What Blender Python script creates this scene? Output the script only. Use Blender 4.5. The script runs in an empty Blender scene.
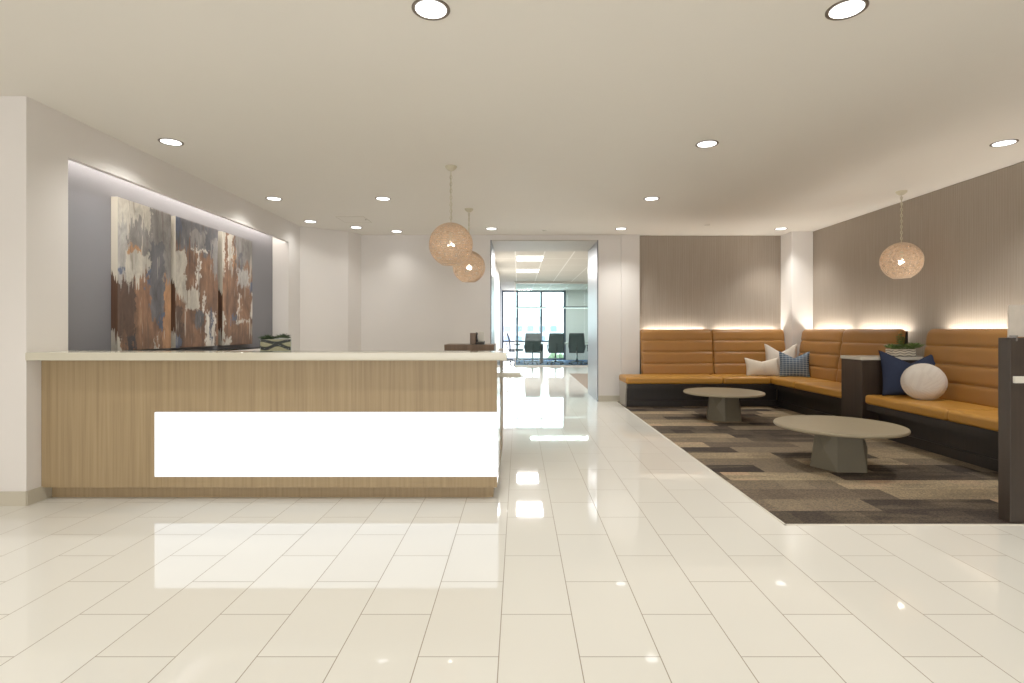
import bpy, bmesh, math, random
from mathutils import Vector, Matrix
random.seed(7)
S = bpy.context.scene
COL = S.collection
PI = math.pi

# ------------------------------------------------------------------ materials
def srgb(r, g, b):
    f = lambda c: (c/255/12.92) if c/255 <= 0.04045 else ((c/255+0.055)/1.055)**2.4
    return (f(r), f(g), f(b), 1)

class NT:
    def __init__(self, name):
        self.m = bpy.data.materials.new(name); self.m.use_nodes = True
        self.t = self.m.node_tree; self.t.nodes.clear()
        self.out = self.t.nodes.new('ShaderNodeOutputMaterial')
    def n(self, typ, **kw):
        nd = self.t.nodes.new(typ)
        for k, v in kw.items():
            setattr(nd, k, v)
        return nd
    def link(self, a, b): self.t.links.new(a, b)
    def setin(self, nd, key, v):
        s = nd.inputs[key]
        if hasattr(v, 'is_output') or isinstance(v, bpy.types.NodeSocket): self.link(v, s)
        else: s.default_value = v
    def math(self, op, a, b=0.0, c=0.0):
        nd = self.n('ShaderNodeMath', operation=op)
        for i, v in enumerate((a, b, c)): self.setin(nd, i, v)
        return nd.outputs[0]
    def coord(self, which='Object'):
        return self.n('ShaderNodeTexCoord').outputs[which]
    def xyz(self, v):
        nd = self.n('ShaderNodeSeparateXYZ'); self.link(v, nd.inputs[0]); return nd.outputs
    def comb(self, x, y, z):
        nd = self.n('ShaderNodeCombineXYZ')
        for i, v in enumerate((x, y, z)): self.setin(nd, i, v)
        return nd.outputs[0]
    def scale(self, v, sx, sy, sz, loc=(0,0,0)):
        nd = self.n('ShaderNodeMapping'); self.link(v, nd.inputs[0])
        nd.inputs['Scale'].default_value = (sx, sy, sz); nd.inputs['Location'].default_value = loc
        return nd.outputs[0]
    def noise(self, v, scale=5, detail=3, rough=.5, dist=0):
        nd = self.n('ShaderNodeTexNoise'); self.link(v, nd.inputs['Vector'])
        nd.inputs['Scale'].default_value = scale; nd.inputs['Detail'].default_value = detail
        nd.inputs['Roughness'].default_value = rough; nd.inputs['Distortion'].default_value = dist
        return nd.outputs['Fac']
    def ramp(self, f, stops, interp='LINEAR'):
        nd = self.n('ShaderNodeValToRGB'); self.link(f, nd.inputs[0])
        cr = nd.color_ramp; cr.interpolation = interp
        while len(cr.elements) < len(stops): cr.elements.new(0.5)
        for e, (p, c) in zip(cr.elements, stops):
            e.position = p; e.color = c if len(c) == 4 else (*c, 1)
        return nd.outputs[0]
    def step(self, f, a, b):
        nd = self.n('ShaderNodeMapRange'); nd.interpolation_type = 'SMOOTHSTEP'
        self.setin(nd, 0, f); nd.inputs[1].default_value = a; nd.inputs[2].default_value = b
        return nd.outputs[0]
    def mix(self, f, a, b, mode='MIX'):
        nd = self.n('ShaderNodeMix', data_type='RGBA', blend_type=mode)
        self.setin(nd, 0, f); self.setin(nd, 6, a); self.setin(nd, 7, b)
        return nd.outputs[2]
    def bump(self, h, strength=.2, dist=.01):
        nd = self.n('ShaderNodeBump'); self.link(h, nd.inputs['Height'])
        nd.inputs['Strength'].default_value = strength; nd.inputs['Distance'].default_value = dist
        return nd.outputs[0]
    def bsdf(self, color, rough=.5, metal=0, normal=None, spec=.5, **kw):
        nd = self.n('ShaderNodeBsdfPrincipled')
        self.setin(nd, 'Base Color', color); self.setin(nd, 'Roughness', rough)
        nd.inputs['Metallic'].default_value = metal
        nd.inputs['Specular IOR Level'].default_value = spec
        if normal is not None: self.link(normal, nd.inputs['Normal'])
        for k, v in kw.items(): self.setin(nd, k.replace('_', ' '), v)
        self.link(nd.outputs[0], self.out.inputs[0]); return self.m

def plain(name, c, rough=.5, metal=0, var=.04, spec=.5, bump=0):
    t = NT(name); co = t.coord()
    nz = t.noise(co, 6, 4)
    c2 = tuple(max(0, x*(1-var*2)) for x in c[:3]) + (1,)
    col = t.mix(nz, c2, c)
    nrm = t.bump(t.noise(co, 250, 2), bump, .002) if bump else None
    return t.bsdf(col, rough, metal, nrm, spec)

def emit(name, c, st):
    t = NT(name); e = t.n('ShaderNodeEmission'); e.inputs[0].default_value = c; e.inputs[1].default_value = st
    t.link(e.outputs[0], t.out.inputs[0]); return t.m

M = {}
M['wall'] = plain('painted_wall', srgb(228, 223, 219), .7, var=.008)
M['ceil'] = plain('ceiling_paint', srgb(232, 227, 218), .75, var=.008)
M['niche'] = plain('grey_niche_paint', srgb(122, 121, 127), .6, var=.02)
M['base'] = plain('baseboard_stone', srgb(196, 188, 170), .35, var=.03)

def tile_mat():
    t = NT('polished_tile'); s = t.xyz(t.coord())
    u = t.math('ADD', s[1], -2.045+6.1); v = t.math('ADD', s[0], .0745+6.1)
    br = t.n('ShaderNodeTexBrick'); br.offset = .5; br.offset_frequency = 2; br.squash = 1
    t.link(t.comb(u, v, 0.0), br.inputs['Vector'])
    br.inputs['Scale'].default_value = 1; br.inputs['Mortar Size'].default_value = .0022
    br.inputs['Mortar Smooth'].default_value = .1; br.inputs['Bias'].default_value = 0
    br.inputs['Brick Width'].default_value = .61; br.inputs['Row Height'].default_value = .305
    br.inputs['Color1'].default_value = srgb(231, 229, 221); br.inputs['Color2'].default_value = srgb(228, 225, 216)
    br.inputs['Mortar'].default_value = srgb(140, 128, 108)
    col = t.mix(t.math('MULTIPLY', t.noise(t.coord(), 3, 5), .10), br.outputs['Color'], srgb(222, 217, 207))
    rough = t.math('ADD', t.math('MULTIPLY', br.outputs['Fac'], .5), .035)
    nb = t.bump(t.math('SUBTRACT', 1.0, br.outputs['Fac']), .25, .002)
    return t.bsdf(col, rough, 0, nb, .55)
M['tile'] = tile_mat()

def carpet_mat():
    t = NT('carpet_planks'); co = t.coord(); s = t.xyz(co)
    row = t.math('FLOOR', t.math('DIVIDE', t.math('SUBTRACT', s[1], 3.43), .25))
    rn = t.n('ShaderNodeTexWhiteNoise', noise_dimensions='1D'); t.link(row, rn.inputs['W'])
    u = t.math('ADD', s[0], t.math('ADD', t.math('MULTIPLY', row, .27), t.math('MULTIPLY', rn.outputs['Value'], .5)))
    idx = t.math('FLOOR', t.math('DIVIDE', u, .94))
    wn = t.n('ShaderNodeTexWhiteNoise', noise_dimensions='2D'); t.link(t.comb(idx, row, 0.0), wn.inputs['Vector'])
    col = t.ramp(wn.outputs['Value'], [(0, srgb(70, 65, 64)), (.24, srgb(182, 168, 144)), (.44, srgb(146, 135, 120)), (.60, srgb(80, 74, 72)), (.74, srgb(198, 184, 158)), (.88, srgb(122, 112, 102))], 'CONSTANT')
    # tone drifting along every plank, and yarn flecks
    n1 = t.noise(t.scale(co, 1.0, 5, 1), 1.4, 3)
    col = t.mix(t.math('MULTIPLY', t.step(n1, .45, .72), .6), col, srgb(140, 129, 114))
    wn2 = t.n('ShaderNodeTexWhiteNoise', noise_dimensions='2D'); t.link(t.comb(t.math('FLOOR', t.math('DIVIDE', u, .235)), t.math('ADD', row, 40.0), 0.0), wn2.inputs['Vector'])
    col = t.mix(.13, col, t.ramp(wn2.outputs['Value'], [(0, srgb(80, 75, 73)), (.5, srgb(140, 130, 118)), (.8, srgb(190, 178, 156))], 'CONSTANT'))
    fl = t.noise(t.scale(co, 1, 1.8, 1), 62, 3, .8)
    col = t.mix(.7, col, t.mix(t.step(fl, .36, .64), srgb(60, 54, 50), srgb(168, 152, 128)), 'OVERLAY')
    return t.bsdf(col, .95, 0, t.bump(fl, .5, .004), .1)
M['carpet'] = carpet_mat()

def wood_mat(name, a, b, c, rough=.45, axis=2, k=1.0):
    t = NT(name); co = t.coord()
    sc = [26*k, 26*k, 26*k]; sc[axis] = .8
    n1 = t.noise(t.scale(co, *sc), 1, 4, .6)
    sc2 = [170*k]*3; sc2[axis] = 3.5
    n2 = t.noise(t.scale(co, *sc2), 1, 3, .6)
    col = t.ramp(n1, [(.3, a), (.5, b), (.7, c)])
    col = t.mix(.35, col, t.mix(n2, a, c))
    return t.bsdf(col, t.math('ADD', t.math('MULTIPLY', n2, .15), rough-.07), 0, t.bump(n2, .08, .002))
M['oak'] = wood_mat('light_oak_laminate', srgb(132, 110, 78), srgb(153, 130, 95), srgb(169, 146, 109), k=1.6)
M['walnut'] = wood_mat('brown_wood', srgb(88, 66, 49), srgb(116, 90, 69), srgb(138, 109, 84))
M['espresso'] = wood_mat('espresso_laminate', srgb(44, 36, 31), srgb(52, 43, 37), srgb(62, 52, 45), .38)
M['quartz'] = plain('cream_quartz', srgb(203, 197, 178), .12, var=.02)
M['reflwhite'] = plain('white_reflection_laminate', srgb(226, 228, 226), .1, var=.01)
M['whiteslab'] = plain('white_quartz', srgb(226, 221, 208), .2, var=.02)
M['lightpanel'] = emit('lit_acrylic', (.96, .985, 1, 1), 1.0)
M['lamp'] = emit('downlight_lens', (1, .985, .96, 1), 3.0)
M['bulb'] = emit('warm_bulb', (1, .90, .76, 1), 16.0)
M['cove'] = emit('cove_led', (1, .9, .76, 1), 10.0)
M['nicheled'] = emit('niche_led', (1, .92, .82, 1), 5.0)
M['troffer'] = emit('troffer_lens', (1, .99, .96, 1), 4.0)
M['trimring'] = plain('brushed_trim_ring', srgb(120, 108, 96), .35, .6)
M['whiteplastic'] = plain('white_plastic', srgb(226, 222, 212), .45)
M['cream'] = plain('cream_enamel', srgb(206, 198, 172), .45)
M['black'] = plain('black_plastic', srgb(28, 28, 31), .4)
M['darkgrey'] = plain('charcoal_mesh', srgb(50, 56, 62), .5)
M['chrome'] = plain('polished_chrome', srgb(190, 192, 196), .18, 1)
M['bronze'] = plain('dark_window_frame', srgb(66, 76, 92), .4, .3)
M['steelside'] = plain('satin_steel', srgb(190, 186, 178), .28, .85)
M['concrete'] = plain('taupe_concrete', srgb(144, 131, 106), .5, var=.06, bump=.1)
M['concrete2'] = plain('olive_concrete', srgb(112, 105, 88), .55, var=.05, bump=.1)

M['darkbase'] = wood_mat('dark_bench_base', srgb(28, 23, 21), srgb(34, 28, 25), srgb(41, 34, 30), .45)
def metal_mat():
    t = NT('brushed_aluminium'); co = t.coord()
    n = t.noise(t.scale(co, 60, 60, .5), 1, 3)
    return t.bsdf(t.mix(n, srgb(100, 103, 108), srgb(134, 137, 142)), t.math('ADD', t.math('MULTIPLY', n, .12), .27), .9)
M['alu'] = metal_mat()

M['header'] = plain('grey_header', srgb(188, 182, 172), .55, 0)
def leather_mat(name, c):
    t = NT(name); co = t.coord()
    n = t.noise(co, 5, 4); v = t.n('ShaderNodeTexVoronoi'); v.inputs['Scale'].default_value = 320; t.link(co, v.inputs['Vector'])
    dk = tuple(x*.8 for x in c[:3])+(1,)
    return t.bsdf(t.mix(n, dk, c), t.math('ADD', t.math('MULTIPLY', n, .12), .36), 0, t.bump(v.outputs['Distance'], .12, .002), .4)
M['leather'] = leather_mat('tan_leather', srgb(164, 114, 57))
M['leatherlit'] = leather_mat('tan_leather_lit', srgb(194, 137, 56))  # same leather as the backs, light on the seat tops put into the colour

def covering_mat():
    t = NT('ribbed_wallcovering'); co = t.coord(); s = t.xyz(co)
    w = t.math('ADD', s[0], s[1])
    w1 = t.math('SINE', t.math('MULTIPLY', w, 2*PI/.031))
    nz = t.noise(t.scale(co, 90, 90, 1.5), 1, 3, .7)
    h = t.math('ADD', t.math('MULTIPLY', w1, .10), nz)
    col = t.ramp(h, [(.1, srgb(142, 130, 117)), (.5, srgb(157, 145, 132)), (.9, srgb(169, 157, 144))])
    return t.bsdf(col, .6, 0, t.bump(h, .3, .004), .3)
M['covering'] = covering_mat()

def grid_ceiling():
    t = NT('lay_in_ceiling'); s = t.xyz(t.coord())
    def line(v, off, pitch):
        f = t.math('FRACT', t.math('DIVIDE', t.math('ADD', v, off), pitch))
        return t.math('LESS_THAN', f, .028/pitch)
    g = t.math('MAXIMUM', line(s[0], .082+6.2, .62), line(s[1], .02, 1.24))
    fl = t.noise(t.coord(), 90, 3)
    col = t.mix(g, t.mix(fl, srgb(192, 186, 174), srgb(206, 200, 188)), srgb(225, 222, 214))
    return t.bsdf(col, .85, 0, None, .2)
M['grid'] = grid_ceiling()

def glass_mat(name, tint, refl=.10, frost=0, fk=.25):
    t = NT(name)
    tr = t.n('ShaderNodeBsdfTransparent'); tr.inputs[0].default_value = tint
    gl = t.n('ShaderNodeBsdfGlossy'); gl.inputs['Roughness'].default_value = .03
    lw = t.n('ShaderNodeLayerWeight'); lw.inputs[0].default_value = .25
    f = t.math('ADD', t.math('MULTIPLY', lw.outputs['Fresnel'], fk), refl*.12)
    mx = t.n('ShaderNodeMixShader'); t.link(f, mx.inputs[0]); t.link(tr.outputs[0], mx.inputs[1]); t.link(gl.outputs[0], mx.inputs[2])
    last = mx.outputs[0]
    if frost:
        tl = t.n('ShaderNodeBsdfTranslucent'); tl.inputs[0].default_value = srgb(225, 218, 208)
        df = t.n('ShaderNodeBsdfDiffuse'); df.inputs[0].default_value = srgb(240, 234, 226)
        m1 = t.n('ShaderNodeMixShader'); m1.inputs[0].default_value = .5; t.link(tl.outputs[0], m1.inputs[1]); t.link(df.outputs[0], m1.inputs[2])
        m2 = t.n('ShaderNodeMixShader')
        nz = t.noise(t.scale(t.coord(), 1, 1, .5), 20, 3)
        t.link(t.math('ADD', t.math('MULTIPLY', nz, .3), frost-.15), m2.inputs[0]); t.link(last, m2.inputs[1]); t.link(m1.outputs[0], m2.inputs[2]); last = m2.outputs[0]
    t.link(last, t.out.inputs[0]); return t.m
M['winglass'] = glass_mat('window_glass', (.97, .98, 1, 1))
M['partglass'] = glass_mat('green_tinted_glass', (.78, .89, .87, 1))
M['vaseglass'] = glass_mat('vase_glass', (.95, .97, .96, 1), 0, 0, .06)
M['frost'] = glass_mat('frosted_glass', (.9, .9, .88, 1), .1, .92)

def shade_mat():
    t = NT('woven_rattan_shell'); co = t.coord()
    n = t.noise(t.scale(co, 15, 15, 42), 1, 3, .7, .8)
    n2 = t.noise(t.scale(co, 30, 30, 30), 1, 2)
    col = t.ramp(n, [(.36, srgb(150, 124, 102)), (.48, srgb(204, 178, 154)), (.6, srgb(244, 230, 212))])
    df = t.n('ShaderNodeBsdfDiffuse'); t.link(col, df.inputs[0])
    tl = t.n('ShaderNodeBsdfTranslucent'); tl.inputs[0].default_value = srgb(244, 214, 180)
    m1 = t.n('ShaderNodeMixShader'); m1.inputs[0].default_value = .45; t.link(df.outputs[0], m1.inputs[1]); t.link(tl.outputs[0], m1.inputs[2])
    tr = t.n('ShaderNodeBsdfTransparent')
    hole = t.math('MULTIPLY', t.step(n, .50, .54), t.step(n2, .40, .48))
    m2 = t.n('ShaderNodeMixShader'); t.link(hole, m2.inputs[0]); t.link(m1.outputs[0], m2.inputs[1]); t.link(tr.outputs[0], m2.inputs[2])
    t.link(m2.outputs[0], t.out.inputs[0]); return t.m
M['shell'] = shade_mat()
M['rattan'] = plain('rattan_strand', srgb(216, 194, 170), .6, var=.15)

def painting_mat(name, seed, patches):
    """brown ground with drippy rectangles of grey, cream, blue and dark paint; u across, v up, both 0..1"""
    t = NT(name); s = t.xyz(t.coord())
    u = t.math('ADD', t.math('DIVIDE', s[1], .78), .5); v = t.math('DIVIDE', s[2], 1.4)
    P = t.comb(t.math('ADD', s[1], seed*3.7), t.math('MULTIPLY', s[0], .3), s[2])
    drip = t.noise(t.scale(P, 16, 16, .9), 1, 3, .7)
    edge = t.noise(t.scale(P, 14, 14, 9), 1, 4, .7)
    fine = t.noise(t.scale(P, 46, 46, 6), 1, 3, .65)
    cloud = t.noise(t.scale(P, 5, 5, 2.2), 1, 5, .62, 1.2)
    dd = t.math('MULTIPLY', t.math('SUBTRACT', drip, .5), 1.3)
    de = t.math('MULTIPLY', t.math('SUBTRACT', edge, .5), .40)
    f = t.math('ADD', t.math('MULTIPLY', cloud, .6), t.math('MULTIPLY', drip, .4))
    col = t.ramp(f, [(.34, srgb(70, 50, 42)), (.46, srgb(112, 80, 60)), (.56, srgb(140, 102, 76)), (.68, srgb(174, 138, 108))])
    col = t.mix(t.math('MULTIPLY', fine, .3), col, srgb(98, 78, 68))
    def patch(col, u0, u1, v0, v1, c, var=.12, dr=1.0):
        lo = tuple(x*(1-var*2.2) for x in c[:3])+(1,)
        a = t.math('ADD', t.math('SUBTRACT', u, u0), de); b = t.math('SUBTRACT', t.math('SUBTRACT', u1, u), de)
        c0 = t.math('ADD', t.math('ADD', t.math('SUBTRACT', v, v0), t.math('MULTIPLY', dd, .45*dr)), t.math('MULTIPLY', de, .4))
        d = t.math('SUBTRACT', t.math('SUBTRACT', v1, v), t.math('MULTIPLY', de, .5))
        m = t.math('MINIMUM', t.math('MINIMUM', a, b), t.math('MINIMUM', c0, d))
        return t.mix(t.step(m, 0, .018), col, t.mix(t.step(cloud, .3, .7), lo, c))
    for p in patches: col = patch(col, *p)
    wash = t.noise(t.scale(P, 7, 7, 3, (4.4, 0, 2.2)), 1, 6, .7, 1.5)
    col = t.mix(.45, col, t.ramp(wash, [(.3, (.12, .11, .11)), (.5, (.5, .5, .5)), (.7, (.86, .84, .82))]), 'OVERLAY')
    streak = t.noise(t.scale(P, 24, 24, 1.6, (9.1, 0, 1.1)), 1, 3, .6)
    col = t.mix(t.math('MULTIPLY', t.step(streak, .60, .64), .55), col, srgb(92, 74, 64))
    col = t.mix(t.math('MULTIPLY', t.step(streak, .36, .33), .7), col, srgb(196, 188, 174))
    return t.bsdf(col, .45, 0, t.bump(cloud, .15, .004))

def edge_mat():
    t = NT('painted_canvas_edge'); co = t.coord(); s = t.xyz(co)
    n = t.noise(t.scale(co, 60, 20, 3), 1, 3)
    h = t.math('ADD', s[2], t.math('MULTIPLY', n, .5))
    col = t.mix(t.step(h, .93, .95), t.mix(n, srgb(60, 42, 34), srgb(112, 80, 60)), srgb(222, 214, 198))
    return t.bsdf(t.mix(t.math('SUBTRACT', 1.0, t.step(h, .40, .41)), col, srgb(190, 184, 172)), .5)
M['canvasedge'] = edge_mat()
def plaid_mat():
    t = NT('blue_plaid_fabric'); s = t.xyz(t.coord())
    def ln(v, p, w): return t.math('LESS_THAN', t.math('ABSOLUTE', t.math('SUBTRACT', t.math('FRACT', t.math('DIVIDE', v, p)), .5)), w)
    a = ln(s[0], .048, .12); b = ln(s[2], .034, .16)
    m = t.math('ADD', t.math('MULTIPLY', a, .28), t.math('MULTIPLY', b, .42))
    n = t.noise(t.coord(), 60, 3)
    return t.bsdf(t.mix(m, t.mix(n, srgb(64, 84, 108), srgb(92, 112, 134)), srgb(196, 204, 208)), .9, 0, t.bump(n, .3, .003), .1)
def fabric(name, c, sc=140, b=.3):
    t = NT(name); n = t.noise(t.coord(), sc, 3); n2 = t.noise(t.coord(), 9, 3)
    d = tuple(x*.78 for x in c[:3])+(1,)
    return t.bsdf(t.mix(t.math('MULTIPLY', t.math('ADD', n, n2), .5), d, c), .92, 0, t.bump(n, b, .003), .12)
def tuft_mat():
    t = NT('tufted_linen'); co = t.coord()
    v = t.n('ShaderNodeTexVoronoi'); v.feature = 'F1'; v.distance = 'MANHATTAN'; v.inputs['Scale'].default_value = 7; t.link(co, v.inputs['Vector'])
    s = t.xyz(v.outputs['Color']); p = t.xyz(co)
    dirn = t.math('ADD', t.math('MULTIPLY', p[0], t.math('SUBTRACT', s[0], .5)), t.math('MULTIPLY', p[2], t.math('SUBTRACT', s[1], .5)))
    rib = t.math('SINE', t.math('MULTIPLY', dirn, 520))
    n = t.noise(co, 160, 2)
    col = t.mix(t.step(rib, -.9, .4), srgb(215, 207, 198), srgb(220, 213, 204))
    return t.bsdf(col, .95, 0, t.bump(t.math('ADD', t.math('MULTIPLY', rib, .35), n), .3, .003), .1)
M['plaid'] = plaid_mat()
M['whitefab'] = fabric('white_linen', srgb(226, 216, 204))
M['creamfab'] = fabric('cream_linen', srgb(232, 222, 206))
M['navy'] = fabric('navy_linen', srgb(52, 60, 84))
M['tuft'] = tuft_mat()
M['leaf'] = plain('succulent_green', srgb(112, 142, 74), .5, var=.25)
M['leafgrey'] = plain('pale_succulent', srgb(130, 148, 112), .5, var=.2)
M['leafdark'] = plain('dark_succulent', srgb(70, 88, 62), .5, var=.25)
M['soil'] = plain('soil', srgb(66, 54, 44), .9, var=.3)

def sand_mat():
    t = NT('layered_sand'); s = t.xyz(t.coord())
    w = t.math('MULTIPLY', t.math('SINE', t.math('MULTIPLY', t.math('ADD', s[0], s[1]), 38)), .014)
    w2 = t.math('MULTIPLY', t.math('SINE', t.math('MULTIPLY', t.math('ADD', s[0], s[1]), -30)), .010)
    h = t.math('ADD', s[2], w); h2 = t.math('ADD', s[2], w2)
    n = t.noise(t.coord(), 200, 2)
    a = t.math('MULTIPLY', t.step(h, .022, .025), t.math('SUBTRACT', 1.0, t.step(h, .048, .051)))
    b = t.math('MULTIPLY', t.step(h2, .060, .063), t.math('SUBTRACT', 1.0, t.step(h2, .082, .085)))
    dk = t.math('MAXIMUM', a, b)
    col = t.mix(dk, t.mix(n, srgb(140, 132, 104), srgb(172, 163, 132)), t.mix(n, srgb(38, 38, 40), srgb(62, 62, 62)))
    return t.bsdf(col, .9)
M['sand'] = sand_mat()
def strip_mat():
    t = NT('ribbed_white_ceramic'); s = t.xyz(t.coord())
    w = t.math('ADD', t.math('MULTIPLY', s[2], 1.0), t.math('MULTIPLY', t.math('SINE', t.math('MULTIPLY', t.math('ADD', s[0], s[1]), 60)), .006))
    f = t.math('LESS_THAN', t.math('FRACT', t.math('DIVIDE', w, .03)), .3)
    return t.bsdf(t.mix(f, srgb(214, 206, 192), srgb(110, 104, 92)), .5)
M['ribpot'] = strip_mat()
def blue_rug():
    t = NT('blue_pattern_carpet'); co = t.coord()
    n = t.noise(t.scale(co, 1, 1, 1), 5.5, 2, .5, 1.5)
    col = t.ramp(n, [(.38, srgb(34, 50, 82)), (.48, srgb(86, 118, 158)), (.56, srgb(52, 74, 112)), (.64, srgb(178, 196, 214))], 'CONSTANT')
    return t.bsdf(col, .9, 0, None, .1)
M['bluerug'] = blue_rug()
M['greycarpet'] = fabric('grey_brown_carpet', srgb(128, 116, 104), 200)
M['curtain'] = fabric('grey_shade_fabric', srgb(150, 152, 156))
M['facade'] = plain('pale_facade', srgb(205, 208, 214), .8)
M['facadeglass'] = plain('facade_glass', srgb(110, 132, 165), .5)
M['hedge'] = plain('hedge_green', srgb(150, 176, 132), .8, var=.3)

# ------------------------------------------------------------------ geometry helpers
def nbm(): return bmesh.new()
def box(bm, x0, x1, y0, y1, z0, z1, mi=0):
    vs = [bm.verts.new(p) for p in ((x0,y0,z0),(x1,y0,z0),(x1,y1,z0),(x0,y1,z0),(x0,y0,z1),(x1,y0,z1),(x1,y1,z1),(x0,y1,z1))]
    for f in ((0,3,2,1),(4,5,6,7),(0,1,5,4),(1,2,6,5),(2,3,7,6),(3,0,4,7)):
        bm.faces.new([vs[i] for i in f]).material_index = mi
    return bm
def prism(bm, poly, a0, a1, axis='x'):
    """extrude a 2D polygon along an axis; poly in the two other axes in order"""
    def P(p, a): return {'x': (a, p[0], p[1]), 'y': (p[0], a, p[1]), 'z': (p[0], p[1], a)}[axis]
    A = [bm.verts.new(P(p, a0)) for p in poly]; B = [bm.verts.new(P(p, a1)) for p in poly]
    n = len(poly)
    bm.faces.new(A[::-1]); bm.faces.new(B)
    for i in range(n): bm.faces.new((A[i], A[(i+1)%n], B[(i+1)%n], B[i]))
    return bm
def lathe(bm, prof, cx=0, cy=0, n=32, cap0=True, cap1=True, mi=0):
    rings = [[bm.verts.new((cx+r*math.cos(2*PI*i/n), cy+r*math.sin(2*PI*i/n), z)) for i in range(n)] for r, z in prof]
    for a, b in zip(rings, rings[1:]):
        for i in range(n): bm.faces.new((a[i], a[(i+1)%n], b[(i+1)%n], b[i])).material_index = mi
    if cap0: bm.faces.new(rings[0][::-1]).material_index = mi
    if cap1: bm.faces.new(rings[-1]).material_index = mi
    return bm
def tube(bm, pts, r, n=6, closed=False, mi=0):
    pts = [Vector(p) for p in pts]; rings = []
    m = len(pts)
    for i, p in enumerate(pts):
        a = pts[(i-1) % m] if (closed or i > 0) else p
        b = pts[(i+1) % m] if (closed or i < m-1) else p
        d = (b-a).normalized()
        up = Vector((0,0,1)) if abs(d.z) < .9 else Vector((1,0,0))
        s = d.cross(up).normalized(); t = s.cross(d).normalized()
        rr = r[i] if isinstance(r, (list, tuple)) else r
        rings.append([bm.verts.new(p + s*rr*math.cos(2*PI*k/n) + t*rr*math.sin(2*PI*k/n)) for k in range(n)])
    for i in range(m if closed else m-1):
        a, b = rings[i], rings[(i+1) % m]
        for k in range(n): bm.faces.new((a[k], a[(k+1)%n], b[(k+1)%n], b[k])).material_index = mi
    if not closed:
        bm.faces.new(rings[0][::-1]).material_index = mi; bm.faces.new(rings[-1]).material_index = mi
    return bm
def ico(bm, c, r, sub=2, sq=(1,1,1)):
    g = bmesh.ops.create_icosphere(bm, subdivisions=sub, radius=1)
    for v in g['verts']: v.co = Vector((c[0]+v.co.x*r*sq[0], c[1]+v.co.y*r*sq[1], c[2]+v.co.z*r*sq[2]))
    return bm
def smooth(bm):
    for f in bm.faces: f.smooth = True
    return bm

def obj(name, bm, mat, parent=None, bevel=0, seg=2, sm=False, org=None):
    bmesh.ops.recalc_face_normals(bm, faces=bm.faces)
    if sm: smooth(bm)
    me = bpy.data.meshes.new(name); bm.to_mesh(me); bm.free()
    o = bpy.data.objects.new(name, me); COL.objects.link(o)
    for m in (mat if isinstance(mat, (list, tuple)) else [mat]): me.materials.append(m)
    if parent is not None:
        o.parent = parent
        off = root_loc(parent)
        if org != 'local' and off.length > 0: me.transform(Matrix.Translation(-off))
    elif org == 'base':
        bb = [Vector(c) for c in o.bound_box]
        b = Vector(((bb[0].x+bb[6].x)/2, (bb[0].y+bb[6].y)/2, min(c.z for c in bb)))
        me.transform(Matrix.Translation(-b)); o.location = b
    if bevel:
        md = o.modifiers.new('bevel', 'BEVEL'); md.width = bevel; md.segments = seg; md.limit_method = 'ANGLE'; md.angle_limit = .6
        md.harden_normals = False
        for p in me.polygons: p.use_smooth = True
        w = o.modifiers.new('wn', 'WEIGHTED_NORMAL'); w.keep_sharp = False
    return o
def root_loc(o):
    v = Vector((0,0,0))
    while o is not None: v += o.location; o = o.parent
    return v
def tag(o, label=None, cat=None, group=None, kind=None):
    for k, v in (('label', label), ('category', cat), ('group', group), ('kind', kind)):
        if v: o[k] = v
    return o
def thing(name, label, cat, loc=(0,0,0), rz=0, group=None):
    o = bpy.data.objects.new(name, None); COL.objects.link(o)
    o.empty_display_size = .1; o.location = loc; o.rotation_euler = (0,0,rz)
    return tag(o, label, cat, group)
def struct(name, bm, mat, parent=None, **kw):
    o = obj(name, bm, mat, parent, **kw)
    if parent is None: o['kind'] = 'structure'
    return o
def copy_tree(o, parent=None):
    c = o.copy(); COL.objects.link(c)
    if parent is not None: c.parent = parent
    for ch in list(o.children): copy_tree(ch, c)
    return c
def lamp(name, typ, loc, energy, color=(1, .93, .83), rot=(0,0,0), **kw):
    l = bpy.data.lights.new(name, typ); l.energy = energy; l.color = color
    for k, v in kw.items(): setattr(l, k, v)
    o = bpy.data.objects.new(name, l); COL.objects.link(o); o.location = loc; o.rotation_euler = rot
    return o

H = 2.877      # ceiling height
# ------------------------------------------------------------------ the setting
struct('floor', box(nbm(), -7, 6, -5, 22.6, -.1, 0), M['tile'])
struct('ceiling', box(nbm(), -7, 5.1, -5, 9.7, H, H+.12), M['ceil'])

b = nbm()
box(b, -7, -3.46, 3.807, 4.16, 0, H)
box(b, -4.2, -3.46, 8.15, 8.567, 0, H)
box(b, -3.51, -3.46, 4.16, 8.15, 2.563, H)
box(b, -4.2, -3.51, 4.16, 8.15, 2.76, H)
box(b, -4.2, -3.46, 4.16, 8.15, 0, .985)
struct('wall_left', b, M['wall'])
b = nbm(); box(b, -3.8, -3.702, 4.16, 8.15, .96, 2.76); box(b, -3.702, -3.462, 4.16, 8.15, .96, .985)
struct('wall_niche', b, M['niche'])
struct('wall_reception', prism(nbm(), [(-4.2, 8.567), (-3.46, 8.567), (-2.846, 9.04), (-2.72, 9.365), (-2.72, 9.7), (-4.2, 9.7)], 0, H, 'z'), M['wall'])
struct('wall_back', box(nbm(), -2.72, -.486, 9.365, 10.6, 0, H), M['wall'])
struct('wall_header', box(nbm(), -.486, 1.378, 9.365, 10.6, 2.79, H+.1), M['wall'])
b = nbm(); box(b, 1.378, 1.769, 9.365, 10.6, 0, H); box(b, 1.769, 2.085, 9.32, 10.6, 0, H)
struct('wall_pier', b, M['wall'])
struct('wall_behind', box(nbm(), 2.085, 4.56, 9.45, 10.6, 0, H), M['wall'])
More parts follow.
